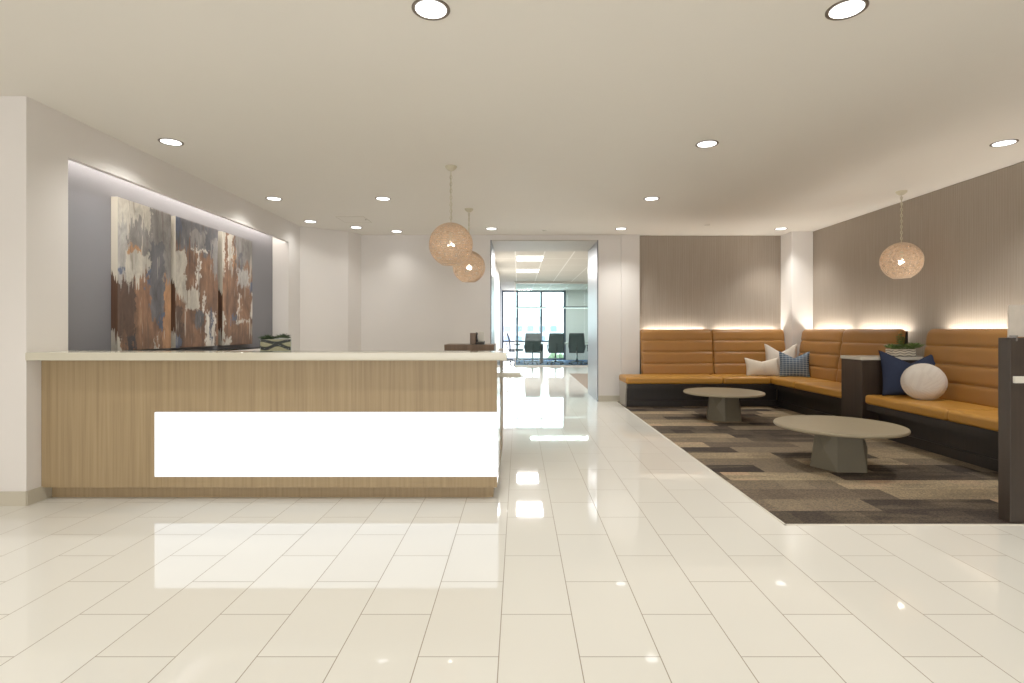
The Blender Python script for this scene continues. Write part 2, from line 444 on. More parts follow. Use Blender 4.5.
struct('wall_lounge', box(nbm(), 2.085, 4.56, 9.415, 9.45, 0, H-.004), M['covering'])
struct('wall_corner', box(nbm(), 4.56, 4.93, 9.03, 9.7, 0, H), M['wall'])
struct('wall_right', box(nbm(), 4.91, 5.1, -5, 9.03, 0, H-.004), M['covering'])
struct('wall_front', box(nbm(), -7, 5.1, -5.15, -5, 0, H), M['wall'])
struct('wall_side', box(nbm(), -7.15, -7, -5, 4.16, 0, H), M['wall'])
# metal lined portal to the corridor
b = nbm()
box(b, -.486, -.466, 9.355, 10.6, 0, 2.79)
box(b, 1.358, 1.378, 9.355, 10.6, 0, 2.79)
struct('trim_1', b, M['alu'])
struct('trim_2', box(nbm(), -.466, 1.358, 9.355, 10.6, 2.772, 2.79), M['header'])
# baseboards
b = nbm(); box(b, -7, -3.452, 3.793, 3.807, 0, .10); box(b, -3.46, -3.446, 3.80, 4.01, 0, .10)
struct('baseboard_left', b, M['base'])
b = nbm(); box(b, 1.378, 1.769, 9.352, 9.365, 0, .10); box(b, 1.757, 1.769, 9.308, 9.355, 0, .10); box(b, 1.757, 2.085, 9.308, 9.32, 0, .10)
struct('baseboard_back', b, M['base'])
# thin metal edge along the carpet
b = nbm(); box(b, 1.680, 1.692, 3.418, 9.31, 0, .006); box(b, 1.680, 3.9, 3.418, 3.43, 0, .006)
struct('trim_3', b, M['whiteslab'])
tag(obj('carpet', box(nbm(), 1.692, 4.91, 3.43, 9.32, .0005, .005), M['carpet']), 'carpet of staggered beige, taupe and charcoal planks in the lounge area', 'carpet')

# corridor and conference room beyond
struct('ceiling_corridor', box(nbm(), -1.2, 6, 10.6, 22.6, 2.87, 2.95), M['grid'])
b = nbm(); box(b, -1.2, -.56, 10.6, 16.4, 0, 2.87); box(b, -1.2, -.70, 16.4, 18.36, 0, 2.87)
struct('wall_corridor', b, M['wall'])
struct('wall_conference', box(nbm(), 1.96, 6, 22.4, 22.6, 0, 2.87), M['wall'])
struct('wall_far', box(nbm(), 6, 6.1, 9.7, 22.6, 0, 2.95), M['wall'])
struct('wall_shade', box(nbm(), -1.2, -.68, 18.36, 22.5, 0, 2.87), M['curtain'])
tag(obj('carpet', box(nbm(), 1.44, 6, 10.8, 15.3, .0005, .005), M['greycarpet']), 'plain brown carpet at the right side of the corridor beyond the portal', 'carpet')
tag(obj('carpet', box(nbm(), -.17, 5.9, 18.40, 22.38, .0005, .006), M['bluerug']), 'blue patterned carpet under the conference chairs', 'carpet')
# window wall
b = nbm()
for x in (-.66, -.05, .943, 1.91): box(b, x-.045, x+.045, 22.38, 22.5, 0, 2.87)
for z0, z1 in ((0, .07), (.73, .80), (2.80, 2.87)): box(b, -.66, 1.91, 22.385, 22.495, z0, z1)
w1 = struct('window_1', b, M['bronze'])
for x0, x1 in ((-.615, -.095), (-.005, .898), (.988, 1.865)):
    obj('window_pane', box(nbm(), x0, x1, 22.43, 22.44, .07, 2.80), M['winglass'], w1)
# glazed partition
b = nbm(); box(b, -.10, 6, 18.33, 18.39, 2.80, 2.87); box(b, -.10, 6, 18.34, 18.38, .0, .04); box(b, -.13, -.10, 18.33, 18.39, 0, 2.87)
w2 = struct('window_2', b, M['steelside'])
for x0, x1 in ((-.10, 1.10), (1.105, 2.23), (2.235, 3.5), (3.505, 5.95)):
    obj('window_pane', box(nbm(), x0, x1, 18.355, 18.367, .04, 2.80), M['partglass'], w2)

# ------------------------------------------------------------------ reception desk
rd = thing('reception_desk', 'long light oak reception desk with cream top and glowing white front panel', 'reception desk', (-1.8, 4.6, 0))
XL, XR, YF = -3.458, -.156, 3.924
lx0, lx1, lz0, lz1 = -2.641, XR, .168, .640
b = nbm()
box(b, XL, XR, YF, YF+.03, lz1, 1.019)          # above the lit panel
box(b, XL, lx0, YF, YF+.03, .093, lz1)
box(b, lx0, XR, YF, YF+.03, .093, lz0)
box(b, XL, XR, YF+.03, 4.6, .093, .11)
obj('front_panel', b, M['oak'], rd)
b = nbm()
box(b, lx0+.003, lx1-.002, YF+.002, YF+.02, lz0+.003, lz1-.003)
box(b, lx1-.02, lx1-.001, YF+.02, 4.2, lz0+.003, lz1-.003)
obj('light_panel', b, M['lightpanel'], rd)
b = nbm()
box(b, XR-.03, XR, 4.57, 5.40, .093, 1.05)
box(b, XR-.06, XR-.03, YF+.08, 5.36, 0, .093)
obj('end_panel', b, M['oak'], rd)
b = nbm(); box(b, XR-.03, XR, YF+.03, 4.2, lz1, 1.019); box(b, XR-.03, XR, YF+.03, 4.2, .093, lz0); box(b, XR-.03, XR, 4.2, 4.57, .093, 1.019)  # white colour stands in for a grazing reflection on the end laminate
o = obj('side_panel', b, M['reflwhite'], rd); o['label'] = 'desk side panel coloured white as a grazing reflection'
obj('toe_kick', box(nbm(), XL, XR-.055, 4.0, 4.02, 0, .093), M['oak'], rd)
obj('countertop', box(nbm(), -3.4585, -.083, 3.795, 4.13, 1.02, 1.076), M['quartz'], rd, bevel=.004)
obj('worktop', box(nbm(), XL, XR-.04, 4.02, 4.70, .70, .735), M['quartz'], rd)
obj('side_ledge', box(nbm(), XR-.02, .02, 4.65, 5.25, .825, .868), M['quartz'], rd, bevel=.004)
obj('inner_panel', box(nbm(), XL, XR-.03, 4.09, 4.12, 0, 1.019), M['oak'], rd)

sc = thing('storage_cabinet', 'brown wood cabinet standing behind the right end of the reception desk', 'cabinet', (-.475, 5.4, 0))
obj('body', box(nbm(), -.715, -.235, 5.22, 5.62, 0, 1.065), M['walnut'], sc)
obj('top', box(nbm(), -.716, -.234, 5.219, 5.621, 1.0651, 1.093), M['walnut'], sc)
for x0 in (-.71, -.472):
    d = obj('door', box(nbm(), x0, x0+.232, 5.621, 5.64, .06, 1.05), M['walnut'], sc)
    obj('handle', box(nbm(), x0+.20 if x0 < -.6 else x0+.02, x0+.212 if x0 < -.6 else x0+.032, 5.64, 5.66, .6, .75), M['chrome'], d)
ph = thing('brochure_holder', 'dark brown upright holder on the wood cabinet behind the desk', 'holder', (-.44, 5.32, 1.093))
b = nbm(); box(b, -.475, -.415, 5.30, 5.306, 1.093, 1.205); box(b, -.475, -.469, 5.30, 5.36, 1.093, 1.205); box(b, -.421, -.415, 5.30, 5.36, 1.093, 1.205); box(b, -.475, -.415, 5.354, 5.36, 1.093, 1.205); box(b, -.475, -.415, 5.30, 5.36, 1.093, 1.099)
obj('case', b, M['walnut'], ph)
dp = thing('desk_telephone', 'black desk telephone with pale upright screen beside the brown holder', 'telephone', (-.37, 5.32, 1.093))
b = nbm(); prism(b, [(5.27, 1.093), (5.39, 1.093), (5.39, 1.125), (5.28, 1.105)], -.42, -.335)
obj('base', b, M['black'], dp, bevel=.003)
b = nbm(); prism(b, [(5.345, 1.12), (5.362, 1.12), (5.385, 1.215), (5.37, 1.215)], -.402, -.342); obj('screen', b, M['whiteplastic'], dp, bevel=.003)
b = nbm(); tube(b, [(-.405, 5.275, 1.12), (-.408, 5.29, 1.155), (-.412, 5.33, 1.185), (-.414, 5.36, 1.20)], [.013, .009, .009, .013], 8)
obj('handset', b, M['black'], dp, sm=True)

# ------------------------------------------------------------------ succulent leaves
def rosette(bm, c, r, n, tilt=.6, rnd=random):
    for ring in range(3):
        k = n - ring*2
        for i in range(max(3, k)):
            a = 2*PI*i/max(3, k) + ring*.5 + rnd.random()*.2
            el = tilt*(.35+.45*ring) + rnd.random()*.15
            L = r*(1-.22*ring)
            d = Vector((math.cos(a)*math.cos(el), math.sin(a)*math.cos(el), math.sin(el)))
            s = Vector((-math.sin(a), math.cos(a), 0)); up = s.cross(d)*-1
            p = Vector(c); w = L*.26
            v = [bm.verts.new(q) for q in (p, p+d*L*.55+s*w, p+d*L, p+d*L*.55-s*w, p+d*L*.5-up*w*.5, p+d*L*.5+up*w*.35)]
            for f in ((0,1,5),(1,2,5),(2,3,5),(3,0,5),(1,0,4),(2,1,4),(3,2,4),(0,3,4)): bm.faces.new([v[j] for j in f])

# glass planter on the desk
gp = thing('succulent_planter', 'square glass planter with wavy sand layers and succulents on the desk top', 'planter', (-1.792, 4.0, 1.0765))
cx, cy, cz = -1.792, 4.0, 1.0765
w = .106
b = nbm()
box(b, cx-w, cx+w, cy-.06, cy-.056, cz, cz+.098); box(b, cx-w, cx+w, cy+.056, cy+.06, cz, cz+.098)
box(b, cx-w, cx-w+.004, cy-.056, cy+.056, cz, cz+.098); box(b, cx+w-.004, cx+w, cy-.056, cy+.056, cz, cz+.098); box(b, cx-w, cx+w, cy-.06, cy+.06, cz, cz+.004)
obj('glass_vase', b, M['vaseglass'], gp)
obj('layered_sand', box(nbm(), cx-w+.005, cx+w-.005, cy-.055, cy+.055, cz+.005, cz+.088), M['sand'], gp)
b = nbm()
for i in range(7): rosette(b, (cx-.078+i*.026, cy+random.uniform(-.045, .03), cz+.088+random.uniform(0, .014)), random.uniform(.03, .062), 8, random.uniform(.7, 1.1))
obj('succulents', b, M['leafdark'], gp)
gp.rotation_euler.z = .40

# ------------------------------------------------------------------ paintings in the niche
cr, gr, dg, lg, bl, dk, tn, wh = srgb(196, 190, 178), srgb(138, 134, 132), srgb(102, 102, 108), srgb(168, 164, 160), srgb(88, 98, 122), srgb(54, 52, 58), srgb(178, 132, 94), srgb(216, 210, 200)
db = srgb(84, 62, 52)
pd = [('left', 4.917, 5.672, 'leftmost of three abstract brown and grey canvases in the niche, with broad grey upper half', 1.0,
       [(-1, .30, .08, .48, db), (.84, 2, -1, .58, tn), (-1, 2, .50, 2, gr, .18), (-1, .20, .46, .92, lg), (-1, .60, .86, 2, cr), (.14, .56, .50, .68, cr), (.18, .46, .66, .72, tn, .1, .2),
        (.55, .86, .24, .78, dg, .2), (.50, .57, .44, .56, bl, .1, .5), (.74, .84, .12, .26, bl, .2, .5), (-1, .14, .51, .55, bl, .1, .3), (.15, .31, -1, .10, dk), (-1, .09, -1, .10, cr), (.66, .71, -1, .10, cr)]),
      ('middle', 5.748, 6.560, 'middle of three abstract brown, grey and cream canvases in the niche, with pale lower run', 2.3,
       [(-1, .12, -1, .32, db), (-1, 2, .76, 2, dg, .2), (.30, .7, .80, .95, gr), (-1, .10, .84, 2, bl, .2), (-1, .22, .36, .76, cr), (.86, 2, .6, .92, gr), (.46, .54, .52, .80, wh, .05), (.30, .76, .77, .80, wh, .05, .3),
        (.40, .66, .16, .30, dg, .2), (.18, .52, .29, .47, cr, .1, .15), (.68, .96, -1, .30, wh, .08), (.80, .87, .05, .33, bl, .1, .5), (-1, .08, -1, .10, bl), (.62, .68, .30, .46, wh, .05)]),
      ('right', 6.660, 7.405, 'rightmost of three abstract canvases in the niche, mostly brown with pale runs', 3.9,
       [(.40, 2, .74, 2, gr, .18), (-1, .09, .58, 2, cr), (.18, .33, .70, 2, cr), (.33, .42, .66, .9, tn), (.46, .86, .53, .72, lg, .08, .3), (.88, 2, .48, .62, bl, .2, .4), (.28, .46, .20, .28, bl, .1, .4),
        (.48, .58, .30, .48, wh, .05), (.42, .9, .20, .235, wh, .05, .3), (-1, .10, -1, .30, cr), (.10, .27, -1, .07, wh), (.92, 2, .26, .50, wh), (.5, .6, .68, .86, dg)])]
for nm, y0, y1, lab, seed, pats in pd:
    b = box(nbm(), -3.70, -3.64, y0, y1, 1.045, 2.445); b.faces.ensure_lookup_table(); b.faces[2].material_index = 1; b.faces[1].material_index = 1
    o = obj('canvas_painting', b, [painting_mat('abstract_paint_'+nm, seed, pats), M['canvasedge']], None, org='base')
    tag(o, lab, 'painting', 'three abstract canvases in the niche')
lamp('niche_beam', 'AREA', (-3.60, 6.15, 2.715), 5.5, (1, .93, .82), (0, math.radians(14), 0), shape='RECTANGLE', size=.03, size_y=3.8)
struct('trim_4', box(nbm(), -3.62, -3.56, 4.20, 8.11, 2.72, 2.74), M['nicheled'])

# ------------------------------------------------------------------ globe pendants
def make_pendant(top=.787):
    r = .2175
    root = thing('globe_pendant', '', 'pendant lamp')
    zc = 0.0                                   # globe centre at the root, ceiling at +dz
    b = nbm(); n = 48
    zs = [math.pi*(.0+.02) + (math.pi*.868-.06)*i/30 for i in range(31)]
    prof = [(r*.985*math.sin(t), r*.985*math.cos(t)) for t in zs]
    lathe(b, prof[::-1], n=n, cap0=False, cap1=False, mi=0)
    rnd = random.Random(3)
    for k in range(28):
        t0 = .10 + (2.66-.10)*k/27
        ph = rnd.random()*6.28; am = rnd.uniform(.01, .035); fr = rnd.choice((5, 7, 9, 11))
        pts = []
        for i in range(44):
            a = 2*PI*i/44; t = t0 + am*math.sin(fr*a+ph) + rnd.uniform(-.008, .008)
            rr = r + .002*math.sin(22*a+k*PI)
            pts.append((rr*math.sin(t)*math.cos(a), rr*math.sin(t)*math.sin(a), rr*math.cos(t)))
        tube(b, pts, .0028, 4, True, 1)
    for k in range(20):
        a0 = 2*PI*k/20; ph = rnd.random()*6
        pts = [(r*math.sin(t)*math.cos(a0+.07*math.sin(6*t+ph)), r*math.sin(t)*math.sin(a0+.07*math.sin(6*t+ph)), r*math.cos(t)) for t in [.08+2.6*i/26 for i in range(27)]]
        tube(b, pts, .0026, 4, False, 1)
    obj('shade', b, [M['shell'], M['rattan']], root, sm=True)
    tb = 2.71; rb = r*math.sin(tb)
    obj('rim', tube(nbm(), [(rb*math.cos(2*PI*i/40), rb*math.sin(2*PI*i/40), r*math.cos(tb)) for i in range(40)], .006, 6, True), M['rattan'], root, sm=True)
    b = nbm(); lathe(b, [(.016, .02), (.018, .10), (.018, .13)], n=12); sk = obj('socket', b, M['cream'], root, sm=True)
    obj('bulb', smooth(ico(nbm(), (0, 0, -.01), .034, 2, (1, 1, 1.15))), M['bulb'], root)
    b = nbm()
    nl = int((top-.03-.215)/.034)
    for i in range(nl):
        zz = .235 + i*.034
        ax = (1, 0) if i % 2 else (0, 1)
        pts = [(ax[0]*.011*math.cos(2*PI*j/10), ax[1]*.011*math.cos(2*PI*j/10), zz+.021*math.sin(2*PI*j/10)) for j in range(10)]
        tube(b, pts, .0032, 5, True)
    tube(b, [(0, 0, .13), (.004, .003, .35), (-.004, .002, .55), (0, 0, top-.02)], .003, 5)
    obj('chain', b, M['cream'], root, sm=True)
    obj('canopy', lathe(nbm(), [(.012, top-.048), (.03, top-.04), (.052, top-.02), (.060, top-.004), (.060, top)], n=28), M['cream'], root, sm=True)
    return root
pend = make_pendant()
PP = [(-.678, 5.44, 'nearer of the two woven rattan globe pendants above the reception desk end'),
      (-.672, 7.35, 'farther of the two woven rattan globe pendants, behind the nearer globe'),
      (4.54, 6.42, 'woven rattan globe pendant hanging over the right lounge bench')]
for i, (x, y, lab) in enumerate(PP):
    dz = .787 if i < 2 else .825
    o = pend if i == 0 else (copy_tree(pend) if i == 1 else make_pendant(dz))
    o.location = (x, y, H-dz); o.rotation_euler.z = i*1.3; o['label'] = lab; o['group'] = 'woven globe pendants'
    lamp('bulb_light', 'POINT', (x, y, H-dz-.01), 15, (1, .89, .75), shadow_soft_size=.03)

# ------------------------------------------------------------------ downlights
def make_downlight():
    root = thing('downlight', '', 'ceiling light')
    obj('trim_ring', lathe(nbm(), [(.078, 0), (.078, -.003), (.094, -.006), (.098, -.003), (.098, 0)], n=40, cap0=False, cap1=False), M['trimring'], root, sm=True)
    obj('lens', lathe(nbm(), [(.079, -.0035), (.079, -.0005)], n=40), M['lamp'], root)
    return root
dl = make_downlight()
DL = [(-.448, 2.772, 'large recessed ceiling downlight at the top edge, left of the other one there'),
      (1.68, 2.772, 'large recessed ceiling downlight at the top edge, right of the other one there'),
      (-3.035, 4.73, 'recessed ceiling downlight nearest the wall niche, in front of the canvases'),
      (1.664, 4.78, 'recessed ceiling downlight over the near left edge of the carpet'),
      (4.265, 4.757, 'recessed ceiling downlight at the right edge, over the near leather bench'),
      (-3.057, 6.77, 'second recessed ceiling downlight along the niche wall'),
      (-1.694, 6.77, 'recessed ceiling downlight behind the desk, left of the globe pendants'),
      (1.663, 6.77, 'recessed ceiling downlight over the carpet edge, second from the front'),
      (-3.15, 8.20, 'small recessed downlight nearest the far end of the niche wall'),
      (-2.60, 8.67, 'small far recessed downlight beside the ceiling access panel'),
      (-2.03, 9.02, 'small far recessed downlight between the access panel and the globe pendants'),
      (-.438, 8.78, 'small far recessed downlight just above the corridor portal'),
      (1.662, 8.78, 'small far recessed downlight above the white pier right of the portal'),
      (4.256, 8.78, 'small far recessed downlight in the lounge corner by the white column')]
def spot(x, y, e, sz=1.95):
    lamp('downlight_beam', 'SPOT', (x, y, H-.03), e, (1, .975, .908), spot_size=sz, spot_blend=1.0, shadow_soft_size=.085)
E = 52
for i, (x, y, lab) in enumerate(DL):
    o = dl if i == 0 else copy_tree(dl)
    o.location = (x, y, H); o['label'] = lab; o['group'] = 'recessed ceiling downlights'
    spot(x, y, E * (.22 if y > 8 and x < 1 else (1.25 if x > 1 else 1)) , 2.5 if x < -2.9 else 2.0)
for x in (-5.2, -2.8, -.44, 1.66, 4.1):
    for y in (-3.6, -1.5, .6): spot(x, y, E*.7)
spot(-5.2, 2.6, E*.5); spot(-2.6, 2.772, E); spot(4.1, 2.7, E)
for x, y, e in ((-1.5, .5, 60), (2.0, .5, 60), (-.5, -3, 70)): pass

ap = thing('access_panel', 'square access panel flush in the ceiling behind the desk', 'ceiling panel', (-2.445, 8.055, H))
b = nbm(); t_ = .008; x0, x1, y0, y1 = -2.65, -2.24, 7.84, 8.27
box(b, x0, x1, y0, y0+t_, H-.004, H); box(b, x0, x1, y1-t_, y1, H-.004, H); box(b, x0, x0+t_, y0+t_, y1-t_, H-.004, H); box(b, x1-t_, x1, y0+t_, y1-t_, H-.004, H)
obj('frame', b, M['base'], ap)
obj('panel', box(nbm(), x0+t_, x1-t_, y0+t_, y1-t_, H-.003, H), M['ceil'], ap)
obj('latch', lathe(nbm(), [(.012, H-.006), (.014, H-.003)], -2.27, 8.05, 12), M['trimring'], ap)
sp0 = None
for x, y, lab in ((2.95, 8.47, 'tiny sprinkler cap in the ceiling above the lounge back bench'), (.43, 8.95, 'tiny sprinkler cap in the ceiling in front of the portal')):
    o = obj('sprinkler_cap', lathe(nbm(), [(.028, -.012), (.04, -.006), (.042, 0)], n=20), M['whiteplastic'], None, sm=True)
    o.location = (x, y, H); tag(o, lab, 'sprinkler', 'sprinkler caps')

# ------------------------------------------------------------------ leather benches
def backrest_bm(x0, x1):
    """reclined cushion with four horizontal channels; local coords x length, y depth"""
    yb, zb, yt, zt = .60, .47, .715, 1.25
    th = .075; N = 4; K = 11
    prof = []
    for c in range(N):
        for k in range(K):
            t = k/(K-1); u = (c+t)/N
            bul = .015*(1-abs(2*t-1)**7)
            y = yb+(yt-yb)*u; z = zb+(zt-zb)*u
            if c == N-1 and t > .6:                      # top edge rolls over
                q = (t-.6)/.4; y += .03*q*q; z -= .006*q*q
            prof.append((y-bul+.012, z))
    prof += [(yt+th*.7, zt-.004), (yt+th, zt-.02), (yb+th+.02, zb)]
    b = nbm(); L = x1-x0
    xs = [0, .006, .02, .045] + [.045+(L-.09)*i/6 for i in range(1, 6)] + [L-.045, L-.02, L-.006, L]
    ins = [.028, .015, .005, 0] + [0]*5 + [0, .005, .015, .028]
    rows = []
    ym = (yb+yt)/2+.06; zm = (zb+zt)/2
    for xx, d in zip(xs, ins):
        row = []
        for (y, z) in prof:
            fy = (y + d) if y < yb+(yt-yb)*((z-zb)/(zt-zb))+.03 else y
            fz = z - d*.8*max(0, (z-zm)/(zt-zm)) 
            row.append(b.verts.new((x0+xx, fy, fz)))
        rows.append(row)
    n = len(prof)
    for a, c in zip(rows, rows[1:]):
        for i in range(n): b.faces.new((a[i], a[(i+1)%n], c[(i+1)%n], c[i]))
    b.faces.new(rows[0]); b.faces.new(rows[-1][::-1])
    return b
def bench(name, label, loc, rz, backs, seats, base, group):
    root = thing(name, label, 'bench', (0,0,0), 0, group)
    obj('base', box(nbm(), base[0], base[1], .17, .75, .0055, .378), M['darkbase'], root)
    obj('plinth', box(nbm(), base[0], base[1], .15, .17, .0055, .105), M['darkbase'], root)
    obj('apron', box(nbm(), base[2], base[1], .03, .17, .305, .378), M['darkbase'], root)
    for x0, x1 in seats:
        obj('seat', box(nbm(), x0+.002, x1-.002, 0, .63, .38, .487), M['leatherlit'], root, bevel=.034, seg=4)
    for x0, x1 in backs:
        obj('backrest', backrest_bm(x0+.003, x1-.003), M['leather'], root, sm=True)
        obj('light_strip', box(nbm(), x0+.07, x1-.07, .822, .834, 1.185, 1.197), M['cove'], root)
    obj('back_panel', box(nbm(), backs[0][0]-.0, backs[-1][1]+.0, .79, .815, .378, 1.222), M['darkbase'], root)
    root.location = loc; root.rotation_euler.z = rz
    for x0, x1 in backs:
        p = Matrix.Rotation(rz, 3, 'Z') @ Vector(((x0+x1)/2, .836, 1.20)) + Vector(loc)
        lamp('cove_beam', 'AREA', p, 4.2, (1, .92, .80), (PI, 0, rz), shape='RECTANGLE', size=x1-x0-.18, size_y=.012)
    return root
grp = 'tan leather lounge benches'
bb = bench('banquette_bench', 'long tan leather bench along the back wall of the lounge', (0, 8.55, 0), 0,
      [(2.09, 3.315), (3.315, 4.555)], [(1.695, 3.24), (3.24, 3.998)], (1.735, 4.15, 1.735), grp)
b = nbm(); prism(b, [(.10, .378), (.09, .33), (.105, .27), (.13, .19), (.14, .10), (.145, .0055), (.62, .0055), (.62, .378)], 1.712, 1.7345)
obj('side_panel', b, M['steelside'], bb, org='local')
bench('banquette_bench', 'tan leather bench on the right wall, between the lounge corner and the dark cabinet', (4.0, 9.03, 0), -PI/2,
      [(.012, 1.15), (1.15, 2.335)], [(.0, 1.16), (1.16, 2.335)], (.315, 2.335, .49), grp)
bench('banquette_bench', 'tan leather bench at the right holding navy and round pillows', (4.0, 6.27, 0), -PI/2,
      [(.005, 1.21), (1.21, 2.38)], [(.0, 1.20), (1.20, 2.40)], (.0, 2.40, .0), grp)

# dark cabinet between the benches
cb = thing('side_cabinet', 'dark brown cabinet with white top between the two right benches', 'cabinet', (4.4, 6.47, 0))
obj('body', box(nbm(), 3.985, 4.885, 6.28, 6.685, .0055, .885), M['espresso'], cb, bevel=.003)
obj('top', box(nbm(), 3.975, 4.885, 6.275, 6.69, .885, .922), M['whiteslab'], cb, bevel=.004)
# planter on it
tp = thing('succulent_planter', 'rectangular ribbed planter of green succulents on the dark side cabinet', 'planter', (4.58, 6.47, .9225))
px, py, pz = 4.565, 6.47, .9225
b = nbm()
box(b, px-.135, px+.135, py-.065, py-.055, pz, pz+.085); box(b, px-.135, px+.135, py+.055, py+.065, pz, pz+.085)
box(b, px-.135, px-.125, py-.055, py+.055, pz, pz+.085); box(b, px+.125, px+.135, py-.055, py+.055, pz, pz+.085); box(b, px-.135, px+.135, py-.065, py+.065, pz, pz+.008)
obj('pot', b, M['ribpot'], tp)
obj('soil', box(nbm(), px-.124, px+.124, py-.054, py+.054, pz+.01, pz+.078), M['soil'], tp)
b = nbm()
for i in range(10): rosette(b, (px-.13+i*.029, py+random.uniform(-.05, .03), pz+.08+random.uniform(0, .025)), random.uniform(.05, .13), 8, random.uniform(.6, 1.2))
obj('succulents', b, M['leaf'], tp)
b = nbm(); rosette(b, (px-.02, py-.035, pz+.085), .075, 10, .5); rosette(b, (px-.075, py-.03, pz+.12), .07, 9, .5)
obj('pale_rosettes', b, M['leafgrey'], tp)
b = nbm()
for dx, hh in ((-.02, .17), (.0, .21), (.02, .15)):
    tube(b, [(px+dx*.5, py, pz+.085), (px+dx, py, pz+.085+hh*.6), (px+dx*1.6, py-.01, pz+.085+hh)], .003, 5)
    for j in range(6): rosette(b, (px+dx*(1+.1*j), py, pz+.11+hh*.8*j/6), .034, 6, .6)
obj('tall_sprigs', b, M['leaf'], tp)

# ------------------------------------------------------------------ coffee tables
def make_table():
    root = thing('coffee_table', '', 'coffee table')
    R = .53
    obj('tabletop', lathe(nbm(), [(R-.03, .355), (R-.008, .358), (R-.001, .364), (R, .374), (R-.004, .383), (R-.012, .386)], n=96), M['concrete'], root, bevel=0)
    b = nbm(); n = 6
    rt, rm, rb_ = .20, .238, .252
    zt, zm, zb = .355, .20, .0055
    T = [b.verts.new((rt*math.cos(2*PI*i/n), rt*math.sin(2*PI*i/n), zt)) for i in range(n)]
    Bm = [b.verts.new((rb_*math.cos(2*PI*i/n), rb_*math.sin(2*PI*i/n), zb)) for i in range(n)]
    for i in range(n):
        j = (i+1) % n
        if i % 2 == 0:
            b.faces.new((T[i], T[j], Bm[j], Bm[i]))
        else:                        # a facet folded into four triangles about a centre point
            a = 2*PI*(i+.5)/n; c = b.verts.new((rm*.93*math.cos(a), rm*.93*math.sin(a), zm))
            for p, q in ((T[i], T[j]), (T[j], Bm[j]), (Bm[j], Bm[i]), (Bm[i], T[i])): b.faces.new((p, q, c))
    b.faces.new(T); b.faces.new(Bm[::-1])
    obj('pedestal', b, M['concrete2'], root)
    return root
tb = make_table()
tb.location = (2.882, 4.88, 0); tb.rotation_euler.z = math.radians(-122)
tag(tb, 'nearer round concrete coffee table with faceted pedestal, in front of the near bench', 'coffee table', 'round coffee tables on the carpet')
t2 = copy_tree(tb); t2.location = (2.83, 7.48, 0); t2.rotation_euler.z = math.radians(-105)
t2['label'] = 'farther round concrete coffee table in front of the back wall bench'

# ------------------------------------------------------------------ pillows
def pillow_bm(w, h, t, chop=.05, N=22, seam=False):
    b = nbm(); sides = []
    for sgn in (-1, 1):
        g = []
        for j in range(N+1):
            row = []
            for i in range(N+1):
                u = 2*i/N-1; v = 2*j/N-1
                th = t/2*((1-abs(u)**2.4)*(1-abs(v)**2.4))**.55
                x = w/2*u*(1-.07*(1-v*v)); z = h/2*v*(1-.07*(1-u*u))
                z -= chop*max(0, v)**1.5*(1-abs(u))**1.2
                if v > 0: th *= 1-.25*(1-abs(u))*v
                if seam: th *= 1-.25*math.exp(-(u/.05)**2)
                row.append((x, sgn*th, z+h/2))
            g.append(row)
        sides.append(g)
    vs = {}
    def vert(s, i, j):
        edge = i in (0, N) or j in (0, N)
        k = (0 if edge else s, i, j)
        if k not in vs: vs[k] = b.verts.new(sides[s][j][i])
        return vs[k]
    for s in (0, 1):
        for j in range(N):
            for i in range(N): b.faces.new((vert(s,i,j), vert(s,i+1,j), vert(s,i+1,j+1), vert(s,i,j+1)))
    return smooth(b)
def pillow(name, label, bm, mat, loc, rx, rz, cat='pillow', group=None):
    o = obj(name, bm, mat); o.location = loc; o.rotation_euler = (rx, 0, rz); tag(o, label, cat, group); return o
zs = .487
g1 = 'throw pillows on the benches'
pillow('throw_pillow', 'large square white pillow standing in the lounge corner behind two others', pillow_bm(.50, .54, .15, .14), M['whitefab'], (4.34, 8.93, zs-.005), -.22, -.30, group=g1)
pillow('throw_pillow', 'wide white lumbar pillow with a centre seam, leftmost in the lounge corner', pillow_bm(.55, .31, .13, .06, seam=True), M['creamfab'], (3.98, 8.80, zs-.003), -.30, -.05, group=g1)
pillow('throw_pillow', 'blue and white checked pillow in the lounge corner', pillow_bm(.45, .42, .14, .10), M['plaid'], (4.385, 8.60, zs-.003), -.22, -.38, group=g1)
pillow('throw_pillow', 'large navy pillow behind the round pillow on the near bench', pillow_bm(.62, .53, .17, .14), M['navy'], (4.44, 6.09, zs-.004), -.20, -.24, group=g1)
# round pillow
rp = thing('round_pillow', 'round cream tufted pillow leaning on the navy pillow', 'pillow', (0,0,0), 0, g1)
b = nbm(); prof = []
for i in range(25):
    a = PI*i/24
    prof.append((max(.0015, .195*math.sin(a)**.55), -.095*math.cos(a)))
lathe(b, prof, n=48)
bmesh.ops.rotate(b, verts=b.verts, cent=(0,0,0), matrix=Matrix.Rotation(PI/2, 3, 'X'))
bmesh.ops.translate(b, verts=b.verts, vec=(0, 0, .195))
obj('cover', b, M['tuft'], rp, sm=True)
obj('piping', tube(nbm(), [(.196*math.cos(2*PI*i/48), 0, .195+.196*math.sin(2*PI*i/48)) for i in range(48)], .005, 6, True), M['whitefab'], rp, sm=True)
rp.location = (4.322, 5.77, zs-.002); rp.scale = (1.02, 1, 1); rp.rotation_euler = (-.16, 0, -.55)

